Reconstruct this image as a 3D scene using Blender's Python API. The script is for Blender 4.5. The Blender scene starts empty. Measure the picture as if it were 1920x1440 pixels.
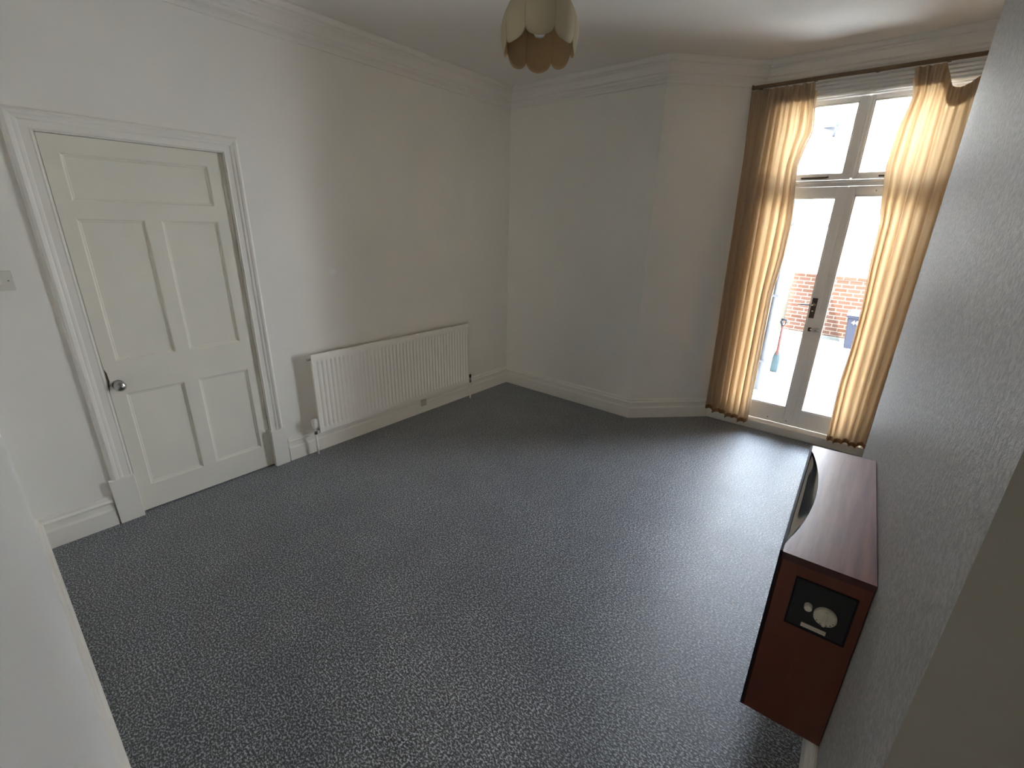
import bpy, bmesh, math, random
from mathutils import Vector, Matrix
random.seed(7)
PI = math.pi
scn = bpy.context.scene
COL = scn.collection

# ------------------------------------------------------------------ camera
cam_d = bpy.data.cameras.new('camera')
cam = bpy.data.objects.new('camera', cam_d)
COL.objects.link(cam)
cam_d.sensor_fit = 'HORIZONTAL'
cam_d.sensor_width = 36.0
cam_d.lens = 847.82 / 1920 * 36.0
cam_d.clip_start = 0.01
right = Vector((0.76917, 0.63868, 0.02182))
down = Vector((0.22752, -0.24178, -0.94328))
fwd = Vector((-0.59718, 0.73050, -0.33128))
M = Matrix.Identity(4)
for i in range(3):
    M[i][0] = right[i]; M[i][1] = -down[i]; M[i][2] = -fwd[i]
M.translation = Vector((3.03184, 0.0, 1.62))
cam.matrix_world = M
scn.camera = cam

# ------------------------------------------------------------------ world, sun, exposure
SKY = 3.2
w = bpy.data.worlds.new('sky'); scn.world = w; w.use_nodes = True
nt = w.node_tree; nt.nodes.clear()
wo = nt.nodes.new('ShaderNodeOutputWorld'); bg = nt.nodes.new('ShaderNodeBackground')
tc = nt.nodes.new('ShaderNodeTexCoord'); sp = nt.nodes.new('ShaderNodeSeparateXYZ')
rp = nt.nodes.new('ShaderNodeValToRGB')
rp.color_ramp.elements[0].position = 0.0; rp.color_ramp.elements[0].color = (0.93, 0.95, 1.0, 1)
rp.color_ramp.elements[1].position = 0.9; rp.color_ramp.elements[1].color = (0.60, 0.75, 1.0, 1)
nt.links.new(tc.outputs['Generated'], sp.inputs[0]); nt.links.new(sp.outputs['Z'], rp.inputs[0])
nt.links.new(rp.outputs[0], bg.inputs['Color']); bg.inputs['Strength'].default_value = SKY
nt.links.new(bg.outputs[0], wo.inputs[0])

sun_d = bpy.data.lights.new('sun', 'SUN'); sun_d.energy = 3.0; sun_d.angle = 0.01; sun_d.color = (1.0, 0.94, 0.84)
sun = bpy.data.objects.new('sun', sun_d); COL.objects.link(sun)
sun.rotation_euler = (-Vector((-0.28, -0.42, 0.86))).to_track_quat('-Z', 'Y').to_euler()

# sampling portal over the french doors (guides sky light through the opening, emits nothing itself)
po_d = bpy.data.lights.new('door_portal', 'AREA'); po_d.shape = 'RECTANGLE'; po_d.size = 1.06; po_d.size_y = 2.5
po_d.cycles.is_portal = True
po = bpy.data.objects.new('door_portal', po_d); COL.objects.link(po)
po.location = (2.64, 4.42, 1.25); po.rotation_euler = (-PI / 2, 0, 0)

# added fill light in the hallway behind the camera, standing in for daylight
hl_d = bpy.data.lights.new('hall_fill_light', 'AREA'); hl_d.shape = 'RECTANGLE'; hl_d.size = 1.3; hl_d.size_y = 1.9; hl_d.energy = 8.5; hl_d.color = (1.0, 0.93, 0.81)
hl = bpy.data.objects.new('hall_fill_light', hl_d); COL.objects.link(hl)
hl.location = (5.2, -1.75, 1.35); hl.rotation_euler = (PI / 2, 0, math.radians(52))

scn.view_settings.view_transform = 'Standard'; scn.view_settings.look = 'None'
scn.view_settings.gamma = 1.0; scn.view_settings.use_curve_mapping = False
scn.view_settings.exposure = 3.72
scn.cycles.use_denoising = True
scn.cycles.max_bounces = 14; scn.cycles.diffuse_bounces = 8; scn.cycles.transparent_max_bounces = 12
scn.cycles.sample_clamp_indirect = 6.0
scn.cycles.caustics_reflective = False; scn.cycles.caustics_refractive = False

# ------------------------------------------------------------------ materials
def mat(name, col, rough=0.5, metal=0.0, spec=0.5, noise=0.0, nscale=20.0, bump=0.0, bscale=60.0, bdist=0.002, coat=0.0, sheen=0.0):
    m = bpy.data.materials.new(name); m.use_nodes = True
    n = m.node_tree.nodes; l = m.node_tree.links; b = n['Principled BSDF']
    b.inputs['Base Color'].default_value = (*col, 1); b.inputs['Roughness'].default_value = rough
    b.inputs['Metallic'].default_value = metal; b.inputs['Specular IOR Level'].default_value = spec
    b.inputs['Coat Weight'].default_value = coat; b.inputs['Sheen Weight'].default_value = sheen
    t = n.new('ShaderNodeTexCoord')
    if noise > 0:
        x = n.new('ShaderNodeTexNoise'); x.inputs['Scale'].default_value = nscale; x.inputs['Detail'].default_value = 4
        l.new(t.outputs['Object'], x.inputs['Vector'])
        r = n.new('ShaderNodeValToRGB')
        r.color_ramp.elements[0].position = 0.3; r.color_ramp.elements[1].position = 0.7
        r.color_ramp.elements[0].color = (*[c * (1 - noise) for c in col], 1)
        r.color_ramp.elements[1].color = (*[min(1, c * (1 + noise)) for c in col], 1)
        l.new(x.outputs[0], r.inputs[0]); l.new(r.outputs[0], b.inputs['Base Color'])
    if bump > 0:
        x = n.new('ShaderNodeTexNoise'); x.inputs['Scale'].default_value = bscale; x.inputs['Detail'].default_value = 5
        l.new(t.outputs['Object'], x.inputs['Vector'])
        bp = n.new('ShaderNodeBump'); bp.inputs['Strength'].default_value = bump; bp.inputs['Distance'].default_value = bdist
        l.new(x.outputs[0], bp.inputs['Height']); l.new(bp.outputs[0], b.inputs['Normal'])
    return m

WALL = mat('wall_emulsion', (0.83, 0.805, 0.75), 0.75, spec=0.3, noise=0.015, nscale=3, bump=0.25, bscale=45, bdist=0.002)
CEIL = mat('ceiling_emulsion', (0.82, 0.79, 0.745), 0.8, spec=0.2, bump=0.15, bscale=30)
TRIM = mat('cream_gloss_paint', (0.84, 0.81, 0.745), 0.32, bump=0.08, bscale=25)
DOORP = mat('door_gloss_paint', (0.80, 0.765, 0.67), 0.30, noise=0.02, nscale=4, bump=0.10, bscale=18)
WINP = mat('window_gloss_paint', (0.87, 0.86, 0.84), 0.28)
RADP = mat('radiator_enamel', (0.84, 0.81, 0.75), 0.25)
CHROME = mat('chrome', (0.82, 0.82, 0.82), 0.12, metal=1.0)
DULLCH = mat('worn_chrome', (0.55, 0.54, 0.52), 0.25, metal=1.0)
BRONZE = mat('bronze_metal', (0.10, 0.065, 0.05), 0.35, metal=0.7)
BLACK = mat('black_enamel', (0.008, 0.008, 0.010), 0.6, spec=0.2)
BLACKP = mat('black_recess', (0.008, 0.009, 0.012), 0.6)
PLWHITE = mat('white_plastic', (0.80, 0.78, 0.72), 0.4)
PLMID = mat('aged_plastic', (0.66, 0.63, 0.56), 0.45)
PLGREY = mat('grey_plastic', (0.50, 0.48, 0.43), 0.5)
DIAL = mat('dial_plastic', (0.62, 0.58, 0.48), 0.35, noise=0.05, nscale=60)
DARK = mat('dark_gap', (0.05, 0.035, 0.028), 0.9)
BARE = mat('bare_wood_damage', (0.09, 0.05, 0.035), 0.8)
BRASS = mat('aged_brass_rail', (0.17, 0.11, 0.06), 0.45, metal=0.4)
STONE = mat('pale_stone', (0.10, 0.10, 0.085), 0.9, noise=0.12, nscale=8)
RENDER_ = mat('cream_render', (0.80, 0.77, 0.70), 0.9, noise=0.08, nscale=3)
PIPE = mat('grey_downpipe', (0.075, 0.077, 0.082), 0.6, spec=0.1)
BINM = mat('dark_blue_plastic', (0.019, 0.020, 0.028), 0.8, spec=0.05)
BINL = mat('bin_lid_plastic', (0.045, 0.050, 0.075), 0.6, spec=0.1)
MARK = mat('white_marking', (0.85, 0.85, 0.85), 0.5)
TEAL = mat('teal_paint', (0.026, 0.038, 0.040), 0.6, spec=0.1)
SHAFT = mat('varnished_shaft', (0.07, 0.03, 0.025), 0.6, spec=0.1)
TERRA = mat('terracotta', (0.60, 0.30, 0.16), 0.8)
BULB = mat('pearl_bulb_glass', (0.85, 0.85, 0.82), 0.15)
SLATE = mat('slate_roof', (0.35, 0.36, 0.38), 0.8, noise=0.1, nscale=6)
DISHM = mat('grey_dish_mesh', (0.036, 0.036, 0.038), 0.7, spec=0.1)
BLUEG = mat('blue_grey_frame', (0.038, 0.042, 0.055), 0.6, spec=0.1)

def glass(name, tint=(1, 1, 1), refl=0.06):
    m = bpy.data.materials.new(name); m.use_nodes = True
    n = m.node_tree.nodes; l = m.node_tree.links; n.clear()
    o = n.new('ShaderNodeOutputMaterial'); t = n.new('ShaderNodeBsdfTransparent'); g = n.new('ShaderNodeBsdfGlossy')
    f = n.new('ShaderNodeFresnel'); f.inputs['IOR'].default_value = 1.35
    t.inputs['Color'].default_value = (*tint, 1); g.inputs['Roughness'].default_value = 0.02
    x = n.new('ShaderNodeMixShader'); l.new(f.outputs[0], x.inputs[0]); l.new(t.outputs[0], x.inputs[1]); l.new(g.outputs[0], x.inputs[2])
    l.new(x.outputs[0], o.inputs[0]); return m
GLASS = glass('window_glass', (0.97, 0.985, 0.98))
GLASSD = mat('far_window_glass', (0.075, 0.085, 0.10), 0.5, spec=0.1)

def cloth(name, col, trans, tcol, bscale=900):
    m = bpy.data.materials.new(name); m.use_nodes = True
    n = m.node_tree.nodes; l = m.node_tree.links; n.clear()
    o = n.new('ShaderNodeOutputMaterial'); d = n.new('ShaderNodeBsdfDiffuse'); t = n.new('ShaderNodeBsdfTranslucent')
    tc = n.new('ShaderNodeTexCoord'); v = n.new('ShaderNodeTexNoise'); v.inputs['Scale'].default_value = bscale * 0.3
    v.inputs['Detail'].default_value = 2
    l.new(tc.outputs['Object'], v.inputs['Vector'])
    bp = n.new('ShaderNodeBump'); bp.inputs['Strength'].default_value = 0.3; bp.inputs['Distance'].default_value = 0.001
    l.new(v.outputs[0], bp.inputs['Height'])
    d.inputs['Color'].default_value = (*col, 1); t.inputs['Color'].default_value = (*tcol, 1)
    l.new(bp.outputs[0], d.inputs['Normal'])
    x = n.new('ShaderNodeMixShader'); x.inputs[0].default_value = trans
    l.new(d.outputs[0], x.inputs[1]); l.new(t.outputs[0], x.inputs[2]); l.new(x.outputs[0], o.inputs[0]); return m
CURTAIN = cloth('peach_curtain_cloth', (0.82, 0.65, 0.46), 0.53, (0.44, 0.30, 0.165))
HEADER = cloth('header_tape_cloth', (0.60, 0.52, 0.42), 0.25, (0.32, 0.26, 0.18))
HEMC = cloth('hem_cloth', (0.42, 0.25, 0.13), 0.2, (0.2, 0.11, 0.06))
SHADEU = cloth('cream_shade_fabric', (0.56, 0.50, 0.36), 0.3, (0.52, 0.44, 0.29))
SHADEL = cloth('shade_fabric_lit_inside', (0.52, 0.38, 0.23), 0.35, (0.50, 0.35, 0.19))  # inner face of the petals, light through the fabric put into the colour

# carpet: flecked loop pile in near black, slate and pale grey
def carpet():
    m = bpy.data.materials.new('flecked_carpet'); m.use_nodes = True
    n = m.node_tree.nodes; l = m.node_tree.links; b = n['Principled BSDF']
    t = n.new('ShaderNodeTexCoord')
    mp = n.new('ShaderNodeMapping'); mp.inputs['Scale'].default_value = (1.0, 1.5, 1.0); l.new(t.outputs['Object'], mp.inputs[0])
    a = n.new('ShaderNodeTexNoise'); a.inputs['Scale'].default_value = 110; a.inputs['Detail'].default_value = 3; a.inputs['Roughness'].default_value = 0.7
    l.new(mp.outputs[0], a.inputs['Vector'])
    r = n.new('ShaderNodeValToRGB'); e = r.color_ramp.elements
    e[0].position = 0.42; e[0].color = (0.012, 0.012, 0.015, 1)
    e[1].position = 0.51; e[1].color = (0.070, 0.075, 0.085, 1)
    x = e.new(0.60); x.color = (0.50, 0.525, 0.57, 1)
    l.new(a.outputs[0], r.inputs[0])
    big = n.new('ShaderNodeTexNoise'); big.inputs['Scale'].default_value = 3.0; big.inputs['Detail'].default_value = 6; big.inputs['Roughness'].default_value = 0.75
    l.new(t.outputs['Object'], big.inputs['Vector'])
    r2 = n.new('ShaderNodeValToRGB'); r2.color_ramp.elements[0].position = 0.35; r2.color_ramp.elements[1].position = 0.65
    r2.color_ramp.elements[0].color = (0.70, 0.70, 0.73, 1); r2.color_ramp.elements[1].color = (1, 1, 1, 1)
    l.new(big.outputs[0], r2.inputs[0])
    mx = n.new('ShaderNodeMix'); mx.data_type = 'RGBA'; mx.blend_type = 'MULTIPLY'; mx.inputs[0].default_value = 1
    l.new(r.outputs[0], mx.inputs[6]); l.new(r2.outputs[0], mx.inputs[7]); l.new(mx.outputs[2], b.inputs['Base Color'])
    b.inputs['Roughness'].default_value = 0.48; b.inputs['Specular IOR Level'].default_value = 0.9
    b.inputs['Sheen Weight'].default_value = 0.25; b.inputs['Sheen Roughness'].default_value = 0.5
    bp = n.new('ShaderNodeBump'); bp.inputs['Strength'].default_value = 0.6; bp.inputs['Distance'].default_value = 0.003
    l.new(a.outputs[0], bp.inputs['Height']); l.new(bp.outputs[0], b.inputs['Normal'])
    return m
CARPET = carpet()

# textured (blown vinyl) wallpaper on the chimney breast
def wallpaper():
    m = bpy.data.materials.new('textured_wallpaper'); m.use_nodes = True
    n = m.node_tree.nodes; l = m.node_tree.links; b = n['Principled BSDF']
    t = n.new('ShaderNodeTexCoord')
    a = n.new('ShaderNodeTexNoise'); a.inputs['Scale'].default_value = 80; a.inputs['Detail'].default_value = 5; a.inputs['Roughness'].default_value = 0.62
    a.inputs['Distortion'].default_value = 0.5
    l.new(t.outputs['Object'], a.inputs['Vector'])
    r = n.new('ShaderNodeValToRGB'); r.color_ramp.elements[0].position = 0.38; r.color_ramp.elements[1].position = 0.66
    r.color_ramp.elements[0].color = (0.30, 0.287, 0.272, 1); r.color_ramp.elements[1].color = (0.46, 0.443, 0.42, 1)
    l.new(a.outputs[0], r.inputs[0]); l.new(r.outputs[0], b.inputs['Base Color'])
    bp = n.new('ShaderNodeBump'); bp.inputs['Strength'].default_value = 0.8; bp.inputs['Distance'].default_value = 0.004
    l.new(a.outputs[0], bp.inputs['Height']); l.new(bp.outputs[0], b.inputs['Normal'])
    b.inputs['Roughness'].default_value = 0.55
    return m
PAPER = wallpaper()
RETURN_DIM = mat('return_painted_shade', (0.27, 0.262, 0.243), 0.8, bump=0.1, bscale=40)  # colour lowered to carry the shade on the near return
NEARW = mat('near_wall_painted_light', (0.92, 0.92, 0.915), 0.5, spec=0.4)  # whiter than the other walls, window light put into the colour
HALLP = mat('hallway_paint', (0.34, 0.31, 0.27), 0.8)

def wood(name, c0, c1, rough, coat=0.0, scale=(3, 40, 40)):
    m = bpy.data.materials.new(name); m.use_nodes = True
    n = m.node_tree.nodes; l = m.node_tree.links; b = n['Principled BSDF']
    t = n.new('ShaderNodeTexCoord'); mp = n.new('ShaderNodeMapping'); mp.inputs['Scale'].default_value = scale
    l.new(t.outputs['Object'], mp.inputs[0])
    a = n.new('ShaderNodeTexNoise'); a.inputs['Scale'].default_value = 1.0; a.inputs['Detail'].default_value = 7; a.inputs['Roughness'].default_value = 0.6
    l.new(mp.outputs[0], a.inputs['Vector'])
    r = n.new('ShaderNodeValToRGB'); r.color_ramp.elements[0].position = 0.3; r.color_ramp.elements[1].position = 0.72
    r.color_ramp.elements[0].color = (*c0, 1); r.color_ramp.elements[1].color = (*c1, 1)
    l.new(a.outputs[0], r.inputs[0]); l.new(r.outputs[0], b.inputs['Base Color'])
    b.inputs['Roughness'].default_value = rough; b.inputs['Coat Weight'].default_value = coat; b.inputs['Coat Roughness'].default_value = 0.25
    return m
MAHOG = wood('red_mahogany', (0.085, 0.017, 0.008), (0.13, 0.028, 0.012), 0.38, 0.2, (30, 30, 2))
MAHTOP = wood('worn_mahogany_top', (0.15, 0.045, 0.035), (0.27, 0.10, 0.075), 0.36, 0.35, (50, 3, 30))
MAHEDGE = mat('dark_mahogany_edge', (0.05, 0.012, 0.01), 0.4)

def brick(name, c1, c2, mortar, sc=1.0):
    m = bpy.data.materials.new(name); m.use_nodes = True
    n = m.node_tree.nodes; l = m.node_tree.links; b = n['Principled BSDF']
    t = n.new('ShaderNodeTexCoord'); k = n.new('ShaderNodeTexBrick')
    mp = n.new('ShaderNodeMapping'); l.new(t.outputs['UV'], mp.inputs[0]); l.new(mp.outputs[0], k.inputs['Vector'])
    k.inputs['Color1'].default_value = (*c1, 1); k.inputs['Color2'].default_value = (*c2, 1); k.inputs['Mortar'].default_value = (*mortar, 1)
    k.inputs['Scale'].default_value = 1.0 * sc; k.inputs['Brick Width'].default_value = 0.225; k.inputs['Row Height'].default_value = 0.08
    k.inputs['Mortar Size'].default_value = 0.009; k.inputs['Mortar Smooth'].default_value = 0.1; k.offset = 0.5
    l.new(k.outputs['Color'], b.inputs['Base Color']); b.inputs['Roughness'].default_value = 0.9; b.inputs['Specular IOR Level'].default_value = 0.05
    return m
BRICK = brick('red_brick', (0.060, 0.027, 0.017), (0.072, 0.037, 0.025), (0.14, 0.11, 0.086))
BRICKW = brick('pale_brick', (0.062, 0.054, 0.040), (0.052, 0.040, 0.028), (0.072, 0.066, 0.055))
def paving():
    m = brick('patio_flags', (0.54, 0.52, 0.48), (0.62, 0.60, 0.56), (0.42, 0.40, 0.36))
    k = [x for x in m.node_tree.nodes if x.type == 'TEX_BRICK'][0]
    k.inputs['Brick Width'].default_value = 0.6; k.inputs['Row Height'].default_value = 0.6; k.inputs['Mortar Size'].default_value = 0.012
    return m
PAVE = paving()

# ------------------------------------------------------------------ mesh helpers
class MB:
    def __init__(s): s.v = []; s.f = []; s.sm = []; s.mi = []
    def add(s, vs, fs, smooth=False, mi=0):
        b = len(s.v); s.v += [tuple(x) for x in vs]
        for f in fs: s.f.append([b + i for i in f]); s.sm.append(smooth); s.mi.append(mi)
        return s
    def box(s, x0, x1, y0, y1, z0, z1, mi=0):
        return s.add([(x0, y0, z0), (x1, y0, z0), (x1, y1, z0), (x0, y1, z0), (x0, y0, z1), (x1, y0, z1), (x1, y1, z1), (x0, y1, z1)],
                     [(0, 3, 2, 1), (4, 5, 6, 7), (0, 1, 5, 4), (1, 2, 6, 5), (2, 3, 7, 6), (3, 0, 4, 7)], mi=mi)
    def prism(s, poly, z0, z1, mi=0):
        n = len(poly)
        vs = [(x, y, z0) for x, y in poly] + [(x, y, z1) for x, y in poly]
        fs = [tuple(range(n))[::-1], tuple(range(n, 2 * n))] + [(i, (i + 1) % n, n + (i + 1) % n, n + i) for i in range(n)]
        return s.add(vs, fs, mi=mi)
    def lathe(s, prof, c, axis='Z', seg=24, smooth=True, a0=0, a1=2 * PI, mi=0):
        full = abs(a1 - a0 - 2 * PI) < 1e-6; vs = []; n = seg if full else seg + 1
        for r, h in prof:
            for i in range(n):
                a = a0 + (a1 - a0) * i / seg; p = (r * math.cos(a), r * math.sin(a), h)
                if axis == 'X': p = (p[2], p[0], p[1])
                if axis == 'Y': p = (p[0], p[2], p[1])
                vs.append((c[0] + p[0], c[1] + p[1], c[2] + p[2]))
        fs = []
        for j in range(len(prof) - 1):
            for i in range(seg):
                i2 = (i + 1) % n
                fs.append((j * n + i, j * n + i2, (j + 1) * n + i2, (j + 1) * n + i))
        return s.add(vs, fs, smooth, mi)
    def tube(s, pts, r, seg=12, mi=0, caps=True):
        pts = [Vector(p) for p in pts]; vs = []; up = Vector((0, 0, 1))
        for i, p in enumerate(pts):
            d = (pts[min(i + 1, len(pts) - 1)] - pts[max(i - 1, 0)]).normalized()
            a = d.cross(up if abs(d.z) < 0.9 else Vector((1, 0, 0))).normalized(); b = d.cross(a)
            rr = r[i] if isinstance(r, (list, tuple)) else r
            for k in range(seg):
                t = 2 * PI * k / seg; vs.append(p + a * math.cos(t) * rr + b * math.sin(t) * rr)
        fs = [(i * seg + k, i * seg + (k + 1) % seg, (i + 1) * seg + (k + 1) % seg, (i + 1) * seg + k) for i in range(len(pts) - 1) for k in range(seg)]
        if caps: fs += [tuple(range(seg))[::-1], tuple(range((len(pts) - 1) * seg, len(pts) * seg))]
        return s.add(vs, fs, True, mi)
    def build(s, name, m, parent=None, bevel=0.0, mx=None, seg=2, recalc=True):
        me = bpy.data.meshes.new(name)
        vs = [mx @ Vector(v) for v in s.v] if mx is not None else s.v
        me.from_pydata([tuple(v) for v in vs], [], s.f)
        ms = m if isinstance(m, (list, tuple)) else [m]
        for x in ms: me.materials.append(x)
        for p, sm, mi in zip(me.polygons, s.sm, s.mi): p.use_smooth = sm; p.material_index = mi
        if recalc:
            b = bmesh.new(); b.from_mesh(me); bmesh.ops.recalc_face_normals(b, faces=b.faces); b.to_mesh(me); b.free()
        me.update()
        o = bpy.data.objects.new(name, me); COL.objects.link(o)
        if parent is not None: o.parent = parent
        if bevel > 0:
            bv = o.modifiers.new('bevel', 'BEVEL'); bv.width = bevel; bv.segments = seg; bv.limit_method = 'ANGLE'; bv.angle_limit = 0.6
        return o

def tag(o, label=None, cat=None, group=None, kind=None):
    if label: o['label'] = label
    if cat: o['category'] = cat
    if group: o['group'] = group
    if kind: o['kind'] = kind
    return o
def struct(o, label, cat): return tag(o, label, cat, kind='structure')
def empty(name, loc=(0, 0, 0)):
    o = bpy.data.objects.new(name, None); COL.objects.link(o); o.location = loc; o.empty_display_size = 0.05; return o
def reparent(o, p):      # child meshes are written in world coordinates; the parent's empty sits at the thing's base
    o.parent = p; o.matrix_parent_inverse = Matrix.Translation(p.location).inverted(); return o
def uvbox(o, ax_u, ax_v):
    me = o.data; uv = me.uv_layers.new(name='UVMap')
    for p in me.polygons:
        for li in p.loop_indices:
            c = me.vertices[me.loops[li].vertex_index].co
            n = p.normal
            if abs(n.z) > 0.7 and 'z' in (ax_v,): uv.data[li].uv = (c.x, c.y)
            else: uv.data[li].uv = (Vector(ax_u).dot(c), c.z if ax_v == 'z' else Vector(ax_v).dot(c))

# ------------------------------------------------------------------ room shell
H = 2.757
P = [(0.0, -0.04), (0.0, 3.602), (1.46, 3.602), (1.985, 4.137), (3.62, 4.137), (3.62, 2.76), (3.113, 2.738), (3.198, 0.769), (3.65, 0.75), (3.65, -0.04)]
NP = len(P)
def nrm(i):          # interior normal of edge i -> i+1 (room on the right of travel)
    a, b = Vector(P[i]), Vector(P[(i + 1) % NP]); d = (b - a).normalized(); return Vector((d.y, -d.x))
def off(i, o):       # point i moved into the room by o along the mitre
    n1, n2 = nrm((i - 1) % NP), nrm(i); m = (n1 + n2) / (1 + n1.dot(n2)); q = Vector(P[i]) + m * o; return q
def sweep(i, prof, name, m, zbase, t0=None, t1=None, parent=None):
    """profile (out, dz) run along edge i; t0/t1 cut it square at a distance along the edge"""
    a, b = Vector(P[i]), Vector(P[(i + 1) % NP]); d = (b - a).normalized(); n = nrm(i)
    vs = []
    for o, z in prof:
        p = off(i, o) if t0 is None else a + d * t0 + n * o
        vs.append((p.x, p.y, zbase + z))
    for o, z in prof:
        p = off((i + 1) % NP, o) if t1 is None else a + d * t1 + n * o
        vs.append((p.x, p.y, zbase + z))
    k = len(prof)
    fs = [(j, (j + 1) % k, k + (j + 1) % k, k + j) for j in range(k)] + [tuple(range(k)), tuple(range(k, 2 * k))[::-1]]
    return MB().add(vs, fs).build(name, m, parent)

fl = MB().prism([(-0.15, -3.0), (-0.15, 3.75), (1.40, 3.75), (1.95, 4.20), (3.8, 4.20), (3.8, -0.1), (6.0, -0.1), (6.0, -3.0)], -0.12, 0.0).build('floor', CARPET)
struct(fl, 'dark flecked blue grey loop pile carpet covering the room floor', 'carpet')
ce = MB().box(-0.15, 3.8, -3.0, 4.40, H, H + 0.12).box(3.8, 6.1, -3.1, -0.04, H, H + 0.12).build('ceiling', CEIL)
struct(ce, 'plain white painted ceiling above the hanging petal lampshade', 'ceiling')

D0, D1, DH = 0.368, 1.122, 1.968
wl = MB()
wl.box(-0.15, 0, -0.16, D0, 0, H).box(-0.15, 0, D1, 3.75, 0, H).box(-0.15, 0, D0, D1, DH, H)
struct(wl.build('wall_left', WALL), 'long white wall with the panelled door and the radiator', 'wall')
struct(MB().box(0, 1.46, 3.602, 3.75, 0, H).build('wall_back', WALL), 'short shaded white wall in the far corner beyond the radiator', 'wall')
struct(MB().prism([(1.46, 3.602), (1.985, 4.137), (1.985, 4.40), (1.46, 3.75)], 0, H).build('wall_bay', WALL), 'angled white wall between the far corner and the left curtain', 'wall')
WX0, WX1, WH = 2.115, 3.155, 2.515
ww = MB(); ww.box(1.985, WX0, 4.137, 4.40, 0, H).box(WX1, 3.80, 4.137, 4.40, 0, H).box(WX0, WX1, 4.137, 4.40, WH, H)
struct(ww.build('wall_window', WALL), 'white wall around the french doors behind the curtains', 'wall')
cb = MB().prism([(3.113, 2.738), (3.198, 0.769), (3.80, 0.745), (3.80, 2.765)], 0, H).build('wall_right', [PAPER, RETURN_DIM])
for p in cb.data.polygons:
    if p.normal.y < -0.9: p.material_index = 1      # smooth near return, its shade put into a darker colour
struct(cb, 'grey white textured wallpaper wall carrying the wooden gas fire', 'wall')
struct(MB().box(3.62, 3.80, 2.76, 4.137, 0, H).build('wall_alcove', WALL), 'white alcove wall beyond the textured chimney wall', 'wall')
struct(MB().box(3.65, 3.80, -0.16, 0.75, 0, H).build('wall_recess', WALL), 'white recess wall before the textured chimney wall', 'wall')
NX0, NX1 = 2.81, 3.38
wn = MB().box(0, NX0, -0.16, -0.04, 0, H).box(NX1, 3.65, -0.16, -0.04, 0, H).box(NX0, NX1, -0.16, -0.04, 2.04, H)
struct(wn.build('wall_near', NEARW), 'bright white wall in the near left corner facing the window', 'wall')
hall = MB().box(2.1, 2.2, -3.0, -0.16, 0, H).box(6.0, 6.1, -3.0, -0.16, 0, H).box(2.1, 6.1, -3.1, -3.0, 0, H).box(3.8, 6.1, -0.16, -0.04, 0, H)  # unseen hall, widened for the fill light and darkened to cut bounce
struct(hall.build('wall_hall', HALLP), 'unseen darkened hallway walls behind the camera', 'wall')
# closet space behind the panelled door
struct(MB().box(-0.9, -0.85, 0.2, 1.3, 0, H).box(-0.85, -0.15, 0.2, 0.25, 0, H).box(-0.85, -0.15, 1.25, 1.3, 0, H).box(-0.85, -0.15, 0.25, 1.25, -0.05, 0).box(-0.85, -0.15, 0.25, 1.25, H - 0.5, H - 0.45)
       .build('wall_lobby', DARK), 'dark lobby behind the panelled door', 'wall')
# wallpaper seam chip in the left wall paint
cq = [(1.676, 1.268), (1.704, 1.266), (1.722, 1.276), (1.730, 1.292), (1.712, 1.304), (1.690, 1.300), (1.680, 1.286)]
chip = MB().add([(0.0018, y, z) for y, z in cq] + [(0.0, y, z) for y, z in cq], [tuple(range(7))] + [(k, (k + 1) % 7, 7 + (k + 1) % 7, 7 + k) for k in range(7)])
cho = chip.build('trim_1', MARK); struct(cho, 'small pale filler patch on the left wall above the radiator', 'filler patch')

# cornice (plaster coving) round the room
CP = [(0, -0.150), (0.008, -0.150), (0.008, -0.126), (0.016, -0.118), (0.030, -0.112), (0.036, -0.104), (0.036, -0.096), (0.046, -0.090),
      (0.052, -0.070), (0.066, -0.050), (0.078, -0.042), (0.078, -0.034), (0.092, -0.028), (0.100, -0.018), (0.104, -0.010), (0.104, 0.004), (0, 0.004)]
CPW = [(0, -0.135), (0.008, -0.135), (0.008, -0.100), (0.026, -0.094), (0.032, -0.086), (0.032, -0.072), (0.044, -0.066), (0.056, -0.060), (0.058, -0.048),
       (0.058, -0.040), (0.074, -0.034), (0.082, -0.020), (0.096, -0.014), (0.104, -0.006), (0.104, 0.004), (0, 0.004)]
cn = {0: 'left wall above the door', 1: 'short far wall', 2: 'angled bay wall', 3: 'window wall above the curtain rail', 4: 'alcove wall', 5: 'far side of the chimney wall',
      6: 'textured chimney wall', 7: 'near side of the chimney wall', 8: 'near recess wall', 9: 'near wall above the doorway'}
for i in range(NP):
    o = sweep(i, CP, 'trim_%d' % (i + 2), TRIM if False else CEIL, H)
    struct(o, 'moulded white plaster cornice along the ' + cn[i], 'cornice')
SK = [(0, -0.002), (0.020, -0.002), (0.020, 0.092), (0.017, 0.098), (0.012, 0.104), (0.012, 0.132), (0.022, 0.138), (0.024, 0.146), (0.020, 0.153), (0.014, 0.157), (0.014, 0.166), (0.012, 0.174), (0.006, 0.178), (0, 0.178)]
def base(i, nm, lab, t0=None, t1=None): struct(sweep(i, SK, nm, TRIM, 0, t0, t1), lab, 'skirting board')
base(0, 'baseboard_left_near', 'short moulded white skirting board left of the panelled door', None, 0.298)
base(0, 'baseboard_left', 'moulded white skirting board running behind the radiator', 1.262, None)
base(1, 'baseboard_back', 'moulded white skirting board along the short far wall')
base(2, 'baseboard_bay', 'moulded white skirting board along the angled wall beside the left curtain')
base(3, 'baseboard_window', 'short white skirting board behind the left curtain', None, 0.035)
base(3, 'baseboard_window_right', 'white skirting board behind the right curtain', 1.27, None)
base(4, 'baseboard_alcove', 'white skirting board in the far alcove')
base(5, 'baseboard_chimney_far', 'white skirting board on the far side of the chimney wall')
base(6, 'baseboard_right', 'white skirting board under the wooden gas fire')
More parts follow.
